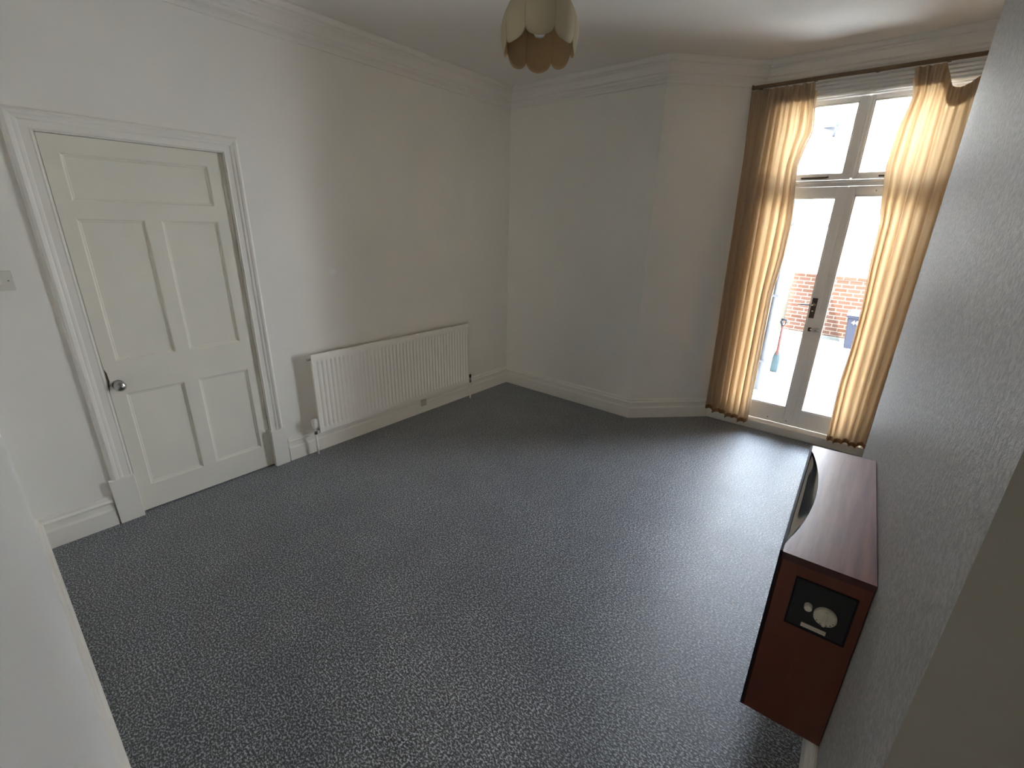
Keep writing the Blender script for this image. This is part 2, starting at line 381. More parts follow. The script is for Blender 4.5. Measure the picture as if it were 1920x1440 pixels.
base(7, 'baseboard_chimney_near', 'white skirting board on the near side of the chimney wall')
base(8, 'baseboard_recess', 'white skirting board in the near recess')
base(9, 'baseboard_near_right', 'white skirting board right of the doorway', None, 0.17)
base(9, 'baseboard_near', 'white skirting board along the bright near left wall', 0.86, None)

# ------------------------------------------------------------------ panelled door (door_1)
XL = -0.016                                     # face of the leaf, set back in its frame
def sc(y, z, x=XL):                             # positions measured on the wall plane, moved back to the leaf plane
    k = (3.032 - x) / 3.032
    return y * k, 1.62 + (z - 1.62) * k
door = struct(empty('door_1', (XL, 0.75, 0)), 'cream painted five panel door with round chrome knob in the left wall', 'door')
leaf = MB()
y0, y1 = 0.378, 1.118; zt = 1.962; zb = 0.006
pan = [(0.437, 1.032, 1.682, 1.888), (0.433, 0.698, 0.903, 1.604), (0.766, 1.034, 0.903, 1.602), (0.437, 0.706, 0.164, 0.722), (0.777, 1.050, 0.167, 0.722)]
pan = [(sc(a, 1)[0], sc(b, 1)[0], sc(1, c)[1], sc(1, d)[1]) for a, b, c, d in pan]
# grid leaf: cells that are panels are recessed
ys = sorted({y0, y1} | {p[0] for p in pan} | {p[1] for p in pan}); zs = sorted({zb, zt} | {p[2] for p in pan} | {p[3] for p in pan})
for i in range(len(ys) - 1):
    for j in range(len(zs) - 1):
        cy, cz = (ys[i] + ys[i + 1]) / 2, (zs[j] + zs[j + 1]) / 2
        if any(p[0] < cy < p[1] and p[2] < cz < p[3] for p in pan): continue
        leaf.add([(XL, ys[i], zs[j]), (XL, ys[i + 1], zs[j]), (XL, ys[i + 1], zs[j + 1]), (XL, ys[i], zs[j + 1])], [(0, 1, 2, 3)])
leaf.add([(XL, y0, zb), (XL, y1, zb), (XL, y1, zt), (XL, y0, zt), (XL - .035, y0, zb), (XL - .035, y1, zb), (XL - .035, y1, zt), (XL - .035, y0, zt)],
         [(0, 4, 5, 1), (1, 5, 6, 2), (2, 6, 7, 3), (3, 7, 4, 0), (4, 7, 6, 5)])
lf = reparent(leaf.build('leaf', DOORP), door)
for a, b, c, d in pan:
    m = MB(); rings = [(0, 0), (0.004, -0.003), (0.007, -0.009), (0.013, -0.010), (0.016, -0.014)]
    vs = []
    for g, x in rings: vs += [(XL + x, a + g, c + g), (XL + x, b - g, c + g), (XL + x, b - g, d - g), (XL + x, a + g, d - g)]
    fs = []
    for r in range(len(rings) - 1):
        for k in range(4): fs.append((r * 4 + k, r * 4 + (k + 1) % 4, (r + 1) * 4 + (k + 1) % 4, (r + 1) * 4 + k))
    k = (len(rings) - 1) * 4; fs.append((k, k + 1, k + 2, k + 3))
    # back of the panel board
    b2 = len(vs); vs += [(XL - .024, a, c), (XL - .024, b, c), (XL - .024, b, d), (XL - .024, a, d)]
    fs.append((b2 + 3, b2 + 2, b2 + 1, b2)); fs += [(k2, b2 + k2, b2 + (k2 + 1) % 4, (k2 + 1) % 4) for k2 in range(4)]
    reparent(m.add(vs, fs).build('door_panel', DOORP), door)
ky, kz = sc(0.392, 0.782)
kz = 0.775; ky = 0.408
kn = MB().lathe([(0.0, 0.0), (0.024, 0.0), (0.025, 0.003), (0.012, 0.008), (0.010, 0.018), (0.020, 0.026), (0.027, 0.038), (0.026, 0.050), (0.017, 0.058), (0.0, 0.060)], (XL, ky + 0.010, kz), 'X', 28)
reparent(kn.build('door_knob', DULLCH), door)['label'] = 'round worn chrome knob'
for hy, hz in ((1.119, 1.765), (1.119, 0.235)):
    h = MB().lathe([(0, -0.042), (0.0055, -0.042), (0.0055, 0.042), (0, 0.042)], (XL + 0.004, hy, hz), 'Z', 10)
    h.box(XL + 0.0005, XL + 0.003, hy - 0.020, hy - 0.004, hz - 0.038, hz + 0.038)
    reparent(h.build('hinge', DOORP), door)
# worn edge at the latch
wr = MB().add([(XL + .0006, 0.379, 0.76), (XL + .0006, 0.388, 0.80), (XL + .0006, 0.386, 0.845), (XL + .0006, 0.379, 0.87),
               (XL - .004, 0.379, 0.76), (XL - .004, 0.388, 0.80), (XL - .004, 0.386, 0.845), (XL - .004, 0.379, 0.87)], [(0, 1, 2, 3), (7, 6, 5, 4), (0, 4, 5, 1), (1, 5, 6, 2), (2, 6, 7, 3)])
reparent(wr.build('latch_wear', BARE), door)

# door lining and architrave
ln = MB().box(-0.150, -0.001, D0 - 0.001, D0 + 0.006, 0, DH).box(-0.150, -0.001, D1 - 0.002, D1 + 0.003, 0, DH).box(-0.150, -0.001, D0, D1, DH - 0.004, DH + 0.002)
ln.box(-0.09, XL - 0.037, D0 + 0.006, D0 + 0.02, 0, DH - .004)
struct(ln.build('trim_12', TRIM), 'cream door lining inside the panelled door opening', 'door lining')
AP = [(0, 0.0), (0.008, 0.0), (0.011, 0.004), (0.009, 0.010), (0.010, 0.036), (0.014, 0.042), (0.016, 0.050), (0.016, 0.054), (0.021, 0.062), (0.024, 0.072), (0.020, 0.082), (0.010, 0.086), (0.006, 0.090), (0.0, 0.090)]
def architrave(yi0, yi1, zi, scale0, scale1, scalet, z0):
    """mitred architrave round a door in the left wall: profile (out of wall, away from opening)"""
    m = MB(); k = len(AP); vs = []
    for st in range(4):
        for x, g in AP:
            if st == 0: vs.append((x, yi0 - g * scale0, z0))
            if st == 1: vs.append((x, yi0 - g * scale0, zi + g * scalet))
            if st == 2: vs.append((x, yi1 + g * scale1, zi + g * scalet))
            if st == 3: vs.append((x, yi1 + g * scale1, z0))
    fs = [(s * k + j, s * k + (j + 1) % k, (s + 1) * k + (j + 1) % k, (s + 1) * k + j) for s in range(3) for j in range(k)]
    fs += [tuple(range(k)), tuple(range(3 * k, 4 * k))]
    return m.add(vs, fs)
ar = architrave(D0, D1, DH, 1.02, 0.90, 0.92, 0.262)
struct(ar.build('trim_13', TRIM), 'cream moulded architrave around the panelled door', 'architrave')
for yy0, yy1, nm, lab in ((0.264, 0.374, 'trim_14', 'cream plinth block at the foot of the door frame on the knob side'), (1.116, 1.212, 'trim_15', 'cream plinth block at the foot of the door frame on the radiator side')):
    struct(MB().box(0, 0.028, yy0, yy1, 0, 0.265).build(nm, TRIM, bevel=0.003), lab, 'plinth block')

# light switch at the left edge
sw = empty('light_switch', (0, 0.115, 1.32)); tag(sw, 'cream plastic light switch plate at the left edge of the photo', 'light switch')
reparent(MB().box(0, 0.010, 0.075, 0.165, 1.296, 1.382).build('switch_plate', PLMID, bevel=0.003), sw)
reparent(MB().box(0.010, 0.016, 0.108, 0.127, 1.325, 1.353).build('switch_rocker', PLWHITE, bevel=0.002), sw)
for sy in (0.086, 0.149): reparent(MB().lathe([(0, 0.0115), (0.003, 0.0115), (0.003, 0.010)], (0, sy, 1.339), 'X', 10).build('screw', DULLCH), sw)

# ------------------------------------------------------------------ radiator
rad = empty('radiator', (0.07, 2.17, 0.16)); tag(rad, 'white ribbed panel radiator mounted on the left wall above the skirting', 'radiator')
RY0, RY1, RZ0, RZ1, RX = 1.425, 2.945, 0.170, 0.750, 0.088
ribs = 45; m = MB(); nu = ribs * 8 + 1; zl = [0.0, 0.018, 0.030, 0.046, 0.05]
zlist = [RZ0, RZ0 + .030, RZ0 + .036, RZ0 + .050, RZ1 - .062, RZ1 - .050, RZ1 - .044, RZ1 - .004, RZ1]
amp = [0, 0, .2, 1, 1, .2, 0, 0, 0]
vs = []
for z, a in zip(zlist, amp):
    for i in range(nu):
        u = i / (nu - 1); y = RY0 + (RY1 - RY0) * u; ph = u * ribs
        t = abs((ph % 1) - 0.5) * 2                       # 0 at rib crest, 1 in channel
        prof = -0.008 * min(1, max(0, (t - 0.45) / 0.35))
        e = 1 if 0.6 < ph < ribs - 0.6 else 0
        x = RX + prof * a * e
        if z == RZ1: x -= 0.006
        vs.append((x, y, z))
fs = [(j * nu + i, j * nu + i + 1, (j + 1) * nu + i + 1, (j + 1) * nu + i) for j in range(len(zlist) - 1) for i in range(nu - 1)]
m.add(vs, fs, True)
m.box(RX - 0.022, RX - 0.0085, RY0 + .001, RY1 - .001, RZ0, RZ1 - .001)
m.box(RX - 0.010, RX - 0.001, RY0 - .0005, RY0 + .012, RZ0, RZ1 - .001); m.box(RX - 0.010, RX - 0.001, RY1 - .012, RY1 + .0005, RZ0, RZ1 - .001)
reparent(m.build('front_panel', RADP, recalc=False), rad)
cv = MB()
for i in range(60):
    y = RY0 + 0.05 + (RY1 - RY0 - 0.1) * i / 59; cv.box(0.040, RX - 0.022, y, y + 0.002, RZ0 + 0.06, RZ1 - 0.06)
reparent(cv.build('convector_fins', RADP), rad)
for by in (RY0 + 0.2, RY1 - 0.2): reparent(MB().box(0.002, 0.045, by, by + .03, RZ0 + .08, RZ1 - .1).build('wall_bracket', RADP), rad)
reparent(MB().tube([(RX - .018, RY0 + .01, RZ1 - .03), (RX - .018, RY0 - .022, RZ1 - .03)], 0.009).build('bleed_plug', DULLCH), rad)
def valve(y, sgn, trv):
    zc = RZ0 + 0.022; xv = RX - .018
    v = MB().tube([(xv, y + sgn * .045, zc), (xv, y, zc)], 0.008).tube([(xv, y, zc - .028), (xv, y, zc + .018)], 0.0115)
    vo = reparent(v.build('valve_body', DULLCH), rad)
    if trv:
        hd = MB().lathe([(0, 0), (0.015, 0), (0.017, 0.012), (0.021, 0.018), (0.022, 0.055), (0.018, 0.068), (0.0, 0.072)], (xv, y, zc + .018), 'Z', 20)
        reparent(hd.build('thermostatic_head', PLWHITE), rad)
    else:
        reparent(MB().lathe([(0, 0), (0.010, 0), (0.011, 0.03), (0.0, 0.032)], (xv, y, zc + .018), 'Z', 16).build('valve_cap', BLACK), rad)
    reparent(MB().tube([(xv, y, 0.0), (xv, y, zc - .028)], 0.0085).build('feed_pipe', TRIM), rad)
valve(RY0 - 0.028, 1, True); valve(RY1 + 0.030, -1, False)
tag(MB().box(0.020, 0.032, 2.395, 2.455, 0.066, 0.124).build('cable_box', PLGREY, bevel=0.003), 'small grey box fixed to the skirting under the radiator', 'junction box')

# ------------------------------------------------------------------ french doors, transom window, frame
YF = 4.207                                       # room side face of the door leaves
MX = 2.634
fr = MB()
fr.box(WX0, WX0 + 0.03, YF - 0.02, YF + 0.07, 0.05, WH).box(WX1 - 0.03, WX1, YF - 0.02, YF + 0.07, 0.05, WH)
fr.box(WX0 + .03, WX1 - .03, YF - 0.02, YF + 0.07, 2.497, WH)
fr.box(WX0 + .03, WX1 - .03, YF - 0.012, YF + 0.07, 1.934, 1.974).box(WX0 + .03, WX1 - .03, YF - 0.030, YF - 0.012, 1.958, 1.974)
struct(fr.build('trim_16', WINP, bevel=0.003), 'white timber frame and crossbar holding the french doors', 'door frame')
si = MB().box(WX0 - 0.13, WX1 + 0.13, 4.112, 4.137, 0, 0.070).box(WX0 - .002, WX1 + .002, 4.137, YF + 0.02, 0.0, 0.070).box(WX0, WX1, YF + 0.02, 4.45, -0.10, 0.050)
struct(si.build('trim_17', TRIM, bevel=0.004), 'painted threshold step below the french doors', 'threshold')
# reeded architrave (head and sides)
def reed(name, box, axis, n, lab):
    x0, x1, z0, z1 = box; m = MB(); pr = []
    span = (z1 - z0) if axis == 'H' else (x1 - x0); st = span / n
    for k in range(n):
        for t in range(6):
            s = (k + t / 6) * st; pr.append((s, 0.016 + 0.012 * math.sin(PI * t / 6)))
    pr.append((span, 0.016)); pr = [(0, 0)] + pr + [(span, 0)]
    vs = []
    for e in (0, 1):
        for s, o in pr:
            vs.append((x1 if e else x0, 4.137 - o, z0 + s) if axis == 'H' else (x0 + s, 4.137 - o, z1 if e else z0))
    k = len(pr); fs = [(j, (j + 1) % k, k + (j + 1) % k, k + j) for j in range(k)] + [tuple(range(k)), tuple(range(k, 2 * k))]
    struct(m.add(vs, fs).build(name, WINP), lab, 'architrave')
reed('trim_18', (WX0 - .11, WX1 + .11, 2.495, 2.612), 'H', 5, 'white reeded architrave across the head of the french doors')
reed('trim_19', (WX0 - .11, WX0, 0.07, 2.495), 'V', 5, 'white reeded architrave behind the left curtain')
reed('trim_20', (WX1, WX1 + .11, 0.07, 2.495), 'V', 5, 'white reeded architrave behind the right curtain')

def sash(name, x0, x1, z0, z1, px0, px1, pz0, pz1, label, cat):
    o = struct(empty(name, ((x0 + x1) / 2, YF, z0)), label, cat)
    m = MB(); a, b = YF, YF + 0.044
    m.box(x0, px0, a, b, z0, z1).box(px1, x1, a, b, z0, z1).box(px0, px1, a, b, z0, pz0).box(px0, px1, a, b, pz1, z1)
    # glazing bead
    g = 0.010
    m.box(px0, px0 + g, a + .010, b - .01, pz0, pz1).box(px1 - g, px1, a + .010, b - .01, pz0, pz1).box(px0, px1, a + .010, b - .01, pz0, pz0 + g).box(px0, px1, a + .010, b - .01, pz1 - g, pz1)
    reparent(m.build('sash_frame', WINP, bevel=0.002), o)
    reparent(MB().box(px0 + .002, px1 - .002, YF + .021, YF + .025, pz0 + .002, pz1 - .002).build('pane', GLASS), o)
    return o
ZD0, ZD1 = 0.073, 1.932
d2 = sash('door_2', WX0 + .034, MX - .002, ZD0, ZD1, WX0 + .10, 2.578, 0.215, 1.862, 'left glazed french door leaf carrying the bronze lever handle', 'door')
d3 = sash('door_3', MX + .001, WX1 - .034, ZD0, ZD1, 2.682, WX1 - .10, 0.215, 1.872, 'right glazed french door leaf half hidden by the right curtain', 'door')
reparent(MB().box(MX - .016, MX + .006, YF - .010, YF - .0005, ZD0 + .005, ZD1 - .005).build('meeting_bead', WINP, bevel=.002), d2)
reparent(MB().box(MX - .010, MX + .010, YF - .008, YF - .0005, 1.985, 2.490).build('trim_21', WINP, bevel=.002), tag(empty('trim_21', (MX, YF, 1.98)), 'white bead between the two upper window sashes', 'window bead', kind='structure')).name = 'bead'
w1 = sash('window_1', WX0 + .034, MX - .004, 1.978, 2.494, WX0 + .085, 2.584, 2.012, 2.468, 'upper left window sash with a dark stay bar', 'window')
w2 = sash('window_2', MX + .004, WX1 - .034, 1.978, 2.494, 2.662, WX1 - .085, 2.012, 2.468, 'upper right window sash above the right door leaf', 'window')
for wv, xa, xb in ((w1, 2.33, 2.48), (w2, 2.79, 2.90)):
    st = MB().box(xa, xb, YF - .014, YF - .007, 1.988, 1.998)
    for q in (xa + .01, xb - .012): st.tube([(q, YF, 1.993), (q, YF - .018, 1.993)], 0.005)
    st.tube([(xb, YF - .011, 1.993), (xb + .02, YF - .011, 1.998)], 0.006)
    reparent(st.build('casement_stay', BRONZE), wv)['label'] = 'dark metal stay bar'
# lever handle on its plate, rim bolt
hp = MB().box(2.582, 2.618, YF - .004, YF, 0.985, 1.140)
hpo = reparent(hp.build('handle_plate', BRONZE, bevel=.002), d2)
hl = MB().lathe([(0, 0), (0.012, 0), (0.012, -0.016), (0.008, -0.018), (0.008, -0.036)], (2.600, YF - .004, 1.090), 'Y', 16)
hl.tube([(2.600, YF - .040, 1.090), (2.560, YF - .042, 1.090), (2.522, YF - .040, 1.087), (2.500, YF - .038, 1.084)], [0.008, 0.007, 0.006, 0.005])
reparent(hl.build('lever_handle', DULLCH), d2)
reparent(MB().lathe([(0, 0), (0.007, 0), (0.007, -0.003), (0, -0.003)], (2.599, YF - .004, 1.040), 'Y', 12).build('keyhole', DULLCH), d2)
lb = MB().box(2.612, 2.6325, YF - .018, YF - .011, 0.886, 0.915)
lb = MB().box(2.640, 2.672, YF - .016, YF, 0.884, 0.912).tube([(2.615, YF - .0115, 0.898), (2.664, YF - .0115, 0.898)], 0.006).tube([(2.655, YF - .016, .898), (2.655, YF - .028, .898)], 0.004)
reparent(lb.build('slide_bolt', DULLCH), d3)
reparent(MB().box(2.600, 2.619, YF - .014, YF, 0.884, 0.912).build('bolt_keep', BRONZE), d2)
for q, par in ((2.46, d2), (2.60, d2), (2.80, d3)):
    reparent(MB().lathe([(0, -.003), (0.006, -.003), (0.006, 0)], (q, YF, 0.105 if q != 2.8 else 1.90), 'Y', 10).build('screw_head', DULLCH), par)

# ------------------------------------------------------------------ curtain rail and curtains
YC = 4.066
kc = 4.066 / 4.03
cx = lambda t: [(1.62 + (z - 1.62) * kc if 0.2 < z < 2.5 else z, 3.032 - (3.032 - x) * kc) for z, x in t]
rail = empty('curtain_rail', (2.6, YC, 2.60)); tag(rail, 'slim dark brown curtain rail under the window wall cornice', 'curtain rail')
reparent(MB().box(1.919, 3.60, YC - .012, YC + .006, 2.592, 2.614).build('track', BRASS, bevel=.002), rail)
for bx in (1.955, 2.30, 2.64, 2.98, 3.5): reparent(MB().box(bx, bx + .02, YC + .006, 4.137, 2.597, 2.607).build('bracket', BRASS), rail)
reparent(MB().box(1.918, 1.929, YC - .020, YC + .012, 2.591, 2.618).build('end_stop', BRASS, bevel=.002), rail)

def interp(tab, z):
    if z >= tab[0][0]: return tab[0][1]
    for (za, xa), (zb_, xb) in zip(tab, tab[1:]):
        if z >= zb_:
            t = (za - z) / (za - zb_); t = t * t * (3 - 2 * t) * 0.5 + t * 0.5; return xa + (xb - xa) * t
    return tab[-1][1]
def curtain(name, label, LE, RE, folds, top, bot, seed, lead):
    """LE/RE: tables z -> x of the two edges; folds: list of (u, width, depth)"""
    root = empty(name, ((LE[-1][1] + RE[-1][1]) / 2, YC, 0.08)); tag(root, label, 'curtain', None)
    rnd = random.Random(seed); NU, NZ = 220, 90
    ph = [rnd.uniform(0, 6.28) for _ in range(6)]
    LE, RE = cx(LE), cx(RE)
    def pos(u, v):
        zt_, zb_ = top(u), bot(u); z = zt_ + (zb_ - zt_) * v
        x0, x1 = interp(LE, z), interp(RE, z)
        f = (LE[0][0] - z) / (LE[0][0] - LE[-1][0]); f = min(1, max(0, f))
        m0, m1 = LE[0][1] + (LE[-1][1] - LE[0][1]) * f, RE[0][1] + (RE[-1][1] - RE[0][1]) * f
        d0, d1 = x0 - m0, x1 - m1; x0, x1 = m0, m1
        grow = min(1, 0.25 + v * 1.6)
        g = 0.0; s = 0.0
        for (c, wd, dp) in folds:
            cc = c + 0.010 * math.sin(1.3 * v * PI + c * 9); d = (u - cc) / wd
            g += dp * math.exp(-d * d * 1.6); s += -dp * 0.35 * d * math.exp(-d * d * 1.2)
        pinch = 0.010 * math.sin(u * 2 * PI * len(folds) * 1.6 + ph[0]) * max(0, 1 - v * 4)
        small = 0.0022 * math.sin(u * 41 + ph[1] + 1.2 * v) * grow + 0.0008 * math.sin(u * 83 + ph[2] - 2 * v) * grow
        x = x0 + (x1 - x0) * u + s * grow * 0.5 + d0 * (1 - u) ** 5 + d1 * u ** 5
        y = YC - 0.004 + pinch - g * grow * 1.0 + 0.02 * grow + small
        return x, y, z
    def patch(v0, v1, nz, dy, nm, m, u0=0.0, u1=1.0):
        vs = []
        for j in range(nz + 1):
            v = v0 + (v1 - v0) * j / nz
            for i in range(NU + 1):
                x, y, z = pos(u0 + (u1 - u0) * i / NU, v); vs.append((x, y + dy, z))
        fs = [(j * (NU + 1) + i, j * (NU + 1) + i + 1, (j + 1) * (NU + 1) + i + 1, (j + 1) * (NU + 1) + i) for j in range(nz) for i in range(NU)]
        return reparent(MB().add(vs, fs, True).build(nm, m, recalc=False), root)
    patch(0.0, 1.0, NZ, 0.0, 'cloth', CURTAIN)
    patch(0.002, 0.042, 6, 0.0035, 'header_tape', HEADER)['label'] = 'paler double layer heading'
    patch(0.986, 0.9995, 3, -0.0025, 'hem', HEMC)['label'] = 'dark stitched hem band'
    # turned in leading edge seen as a strip folded back towards the glass
    vs = []
    for j in range(NZ + 1):
        v = 0.02 + 0.98 * j / NZ; u = 1.0 if lead > 0 else 0.0; x, y, z = pos(u, v)
        wdt = 0.045 * min(1, v * 5) * (0.7 + 0.3 * math.sin(v * 9 + seed))
        for k in range(5): t = k / 4; vs.append((x + lead * 0.010 * math.sin(t * PI) - lead * t * wdt * 0.5, y + t * 0.05 + .001, z))
    fs = [(j * 5 + k, j * 5 + k + 1, (j + 1) * 5 + k + 1, (j + 1) * 5 + k) for j in range(NZ) for k in range(4)]
    reparent(MB().add(vs, fs, True).build('side_return', CURTAIN, recalc=False), root)
    return root
LL = [(2.60, 1.918), (2.124, 1.945), (1.547, 1.957), (0.106, 1.985)]
LR = [(2.60, 2.322), (2.49, 2.335), (2.281, 2.362), (2.162, 2.330), (2.067, 2.312), (1.673, 2.352), (1.446, 2.350), (1.139, 2.325), (0.6, 2.330), (0.044, 2.335)]
curtain('curtain', 'gathered peach curtain hanging left of the french doors', LL, LR,
        [(0.06, .055, .050), (0.22, .05, .065), (0.38, .055, .045), (0.52, .04, .070), (0.68, .06, .050), (0.83, .04, .070), (0.96, .04, .045)],
        lambda u: 2.583 + 0.004 * math.cos(u * 44), lambda u: 0.098 - 0.045 * u + 0.008 * math.sin(u * 20), 3, 1)
RL = [(2.60, 2.835), (2.43, 2.868), (2.231, 2.835), (2.039, 2.826), (1.84, 2.850), (1.681, 2.875), (1.475, 2.880), (1.123, 2.900), (0.837, 2.902), (0.563, 2.892), (0.081, 2.909)]
RR = [(2.60, 3.215), (2.0, 3.25), (1.0, 3.24), (0.08, 3.19)]
def sag(u):
    if u < 0.40: return 2.583
    t = (u - 0.40) / 0.60
    return 2.583 - 0.135 * min(1, math.sin(min(1, t * 3.2) * PI / 2)) + 0.10 * max(0, t - 0.45) / 0.55
curtain('curtain', 'peach curtain right of the french doors, its top sagging off the rail', RL, RR,
        [(0.05, .05, .055), (0.17, .045, .070), (0.34, .06, .060), (0.50, .05, .055), (0.66, .07, .060), (0.84, .07, .055)],
        sag, lambda u: 0.080 + 0.020 * u + 0.008 * math.sin(u * 17 + 1), 8, -1)

# ------------------------------------------------------------------ wooden gas fire on the chimney wall
TF = -0.043; O2 = Vector((3.231, 0.0)); UF = Vector((math.sin(TF), math.cos(TF))); NF = Vector((-math.cos(TF), math.sin(TF)))
def F(out, y, z): q = O2 + UF * y + NF * out; return (q.x, q.y, z)
fire = empty('gas_fire', F(0.1, 1.68, 0.2)); tag(fire, 'wood cased gas fire fixed to the textured wall above the skirting', 'gas fire')
def fbox(m, o0, o1, y0, y1, z0, z1):
    vs = [F(o, y, z) for z in (z0, z1) for o, y in ((o0, y0), (o1, y0), (o1, y1), (o0, y1))]
    return m.add(vs, [(0, 3, 2, 1), (4, 5, 6, 7), (0, 1, 5, 4), (1, 2, 6, 5), (2, 3, 7, 6), (3, 0, 4, 7)])
FY0, FY1, FZ0, FZ1, FD = 1.285, 2.092, 0.199, 0.793, 0.215
# end cheeks, bottom, lower front panel
reparent(fbox(MB(), 0.002, FD - .003, FY0, FY0 + .018, FZ0, FZ1 - .022).build('end_panel', MAHOG, bevel=.0015), fire)['label'] = 'red mahogany near end panel'
reparent(fbox(MB(), 0.002, FD - .003, FY1 - .018, FY1, FZ0, FZ1 - .022).build('end_panel', MAHOG, bevel=.0015), fire)
reparent(fbox(MB(), 0.002, FD - .006, FY0 + .018, FY1 - .018, FZ0, FZ0 + .018).build('base_panel', MAHOG), fire)
reparent(fbox(MB(), FD - .020, FD - .006, FY0 + .018, FY1 - .018, FZ0 + .018, FZ0 + .16).build('lower_front', MAHOG), fire)
reparent(fbox(MB(), 0.001, 0.008, FY0 + .018, FY1 - .018, FZ0 + .018, FZ1 - .022).build('back_plate', BLACK), fire)
# top slab with a concave bite out of its front edge
def arc(y):
    a, b = FY0 + 0.045, FY1 - 0.055
    if y <= a or y >= b: return FD - 0.006
    t = (y - a) / (b - a); return FD - 0.006 - 0.046 * math.sin(PI * t) ** 0.8
nn = 40; top = MB(); fy = [FY0 - .006 + (FY1 - FY0 + .012) * i / nn for i in range(nn + 1)]
vs = []
for z in (FZ1 - .022, FZ1):
    for y in fy: vs.append(F(0.0025, y, z))
    for y in fy: vs.append(F(arc(y), y, z))
k = nn + 1; fs = []
for i in range(nn):
    fs += [(2 * k + i, 2 * k + i + 1, 3 * k + i + 1, 3 * k + i), (i, k + i, k + i + 1, i + 1), (k + i, 3 * k + i, 3 * k + i + 1, k + i + 1), (i, i + 1, 2 * k + i + 1, 2 * k + i)]
fs += [(0, 2 * k, 3 * k, k), (nn, k + nn, 3 * k + nn, 2 * k + nn)]
top.add(vs, fs)
to = top.build('top_panel', [MAHTOP, MAHEDGE]); reparent(to, fire)
for p in to.data.polygons:
    if abs(p.normal.z) < 0.5: p.material_index = 1
to['label'] = 'faded worn mahogany top with a curved front cut'
# polished reflector following the curve: a shallow dish from the cut edge down to the front bar
rf = MB(); vs = []
ry = [FY0 + .047 + (FY1 - FY0 - .104) * i / 40 for i in range(41)]
prof = [(0.0, -.001), (0.25, -.011), (0.5, -.019), (0.75, -.025), (1.0, -.030), (1.0, -.045)]
for t, dz in prof:
    for y in ry: vs.append(F(arc(y) + (FD - .008 - arc(y)) * t, y, FZ1 + dz))
fs = [(j * 41 + i, j * 41 + i + 1, (j + 1) * 41 + i + 1, (j + 1) * 41 + i) for j in range(len(prof) - 1) for i in range(40)]
reparent(rf.add(vs, fs, True).build('reflector', CHROME), fire)['label'] = 'curved polished metal reflector'
rf = MB(); vs = []
for z, g in ((FZ1 - .05, .05), (FZ1 - .12, .09), (FZ1 - .22, .11), (FZ1 - .32, .09), (FZ1 - .41, .05)):
    for y in ry: vs.append(F(FD - .02 - g, y, z))
fs = [(j * 41 + i, j * 41 + i + 1, (j + 1) * 41 + i + 1, (j + 1) * 41 + i) for j in range(4) for i in range(40)]
reparent(rf.add(vs, fs, True).build('heat_reflector', CHROME), fire)
# black front frame and guard bars
fm = MB(); fbox(fm, FD - .006, FD + .001, FY0, FY1, FZ1 - .016, FZ1 - .001); fbox(fm, FD - .010, FD + .001, FY0, FY0 + .04, FZ0, FZ1 - .016); fbox(fm, FD - .010, FD + .001, FY1 - .04, FY1, FZ0, FZ1 - .016)
fbox(fm, FD - .010, FD + .001, FY0 + .04, FY1 - .04, FZ0 + .15, FZ0 + .185)
reparent(fm.build('front_frame', BLACK), fire)
for q in range(9):
    z = FZ0 + .22 + q * .038
    reparent(MB().tube([F(FD - .004, FY0 + .04, z), F(FD - .004, FY1 - .04, z)], 0.0018, 6).build('guard_bar', CHROME), fire)
# control panel on the near end
EY = FY0
cp = MB(); fbox(cp, 0.027, 0.162, EY - .0015, EY + .001, 0.574, 0.728)
cpo = reparent(cp.build('control_panel', BLACKP), fire); cpo['label'] = 'black control plate with a big dial'
fr2 = MB()
for a in ((0.024, 0.165, 0.571, 0.576), (0.024, 0.165, 0.726, 0.731), (0.024, 0.029, 0.576, 0.726), (0.160, 0.165, 0.576, 0.726)): fbox(fr2, a[0], a[1], EY - .003, EY, a[2], a[3])
reparent(fr2.build('control_surround', BLACK, bevel=.0008), fire)
def disc(out, z, r, dep, nm, m, parts=None):
    vs = []; seg = 36; prof = [(0, -dep), (r * .86, -dep), (r, -dep * .8), (r, 0)]
    for rr, h in prof:
        for i in range(seg):
            a = 2 * PI * i / seg; vs.append(F(out + rr * math.cos(a), EY - .0015 + h, z + rr * math.sin(a)))
    fs = [(j * seg + i, j * seg + (i + 1) % seg, (j + 1) * seg + (i + 1) % seg, (j + 1) * seg + i) for j in range(3) for i in range(seg)]
    return reparent(MB().add(vs, fs).build(nm, m), fire)
dl = disc(0.080, 0.644, 0.0265, 0.012, 'control_dial', DIAL)
gr = MB(); fbox(gr, 0.0765, 0.0835, EY - .0185, EY - .0134, 0.620, 0.668)
g_ = gr.build('dial_grip', DIAL, dl, bevel=.001)
for a in (200, 225, 250, 290, 320):
    oo, z2 = 0.080 + .021 * math.cos(math.radians(a)), 0.644 + .021 * math.sin(math.radians(a)); fbox(MB(), oo - .0015, oo + .0015, EY - .0142, EY - .0134, z2 - .001, z2 + .001).build('dial_mark', DARK, dl)
disc(0.121, 0.655, 0.0095, 0.016, 'ignition_button', DIAL)
st = MB(); fbox(st, 0.068, 0.126, EY - .0045, EY - .001, 0.583, 0.595); so = reparent(st.build('instruction_label', DIAL), fire); so['label'] = 'narrow pale printed strip'
tx = MB(); rr = random.Random(5)
oo = 0.122
while oo > 0.073:
    wd = rr.uniform(.0008, .0022); fbox(tx, oo - wd, oo, EY - .0048, EY - .0045, 0.5872, 0.5908); oo -= wd + .0008
tx.build('printed_marks', PLGREY, so)
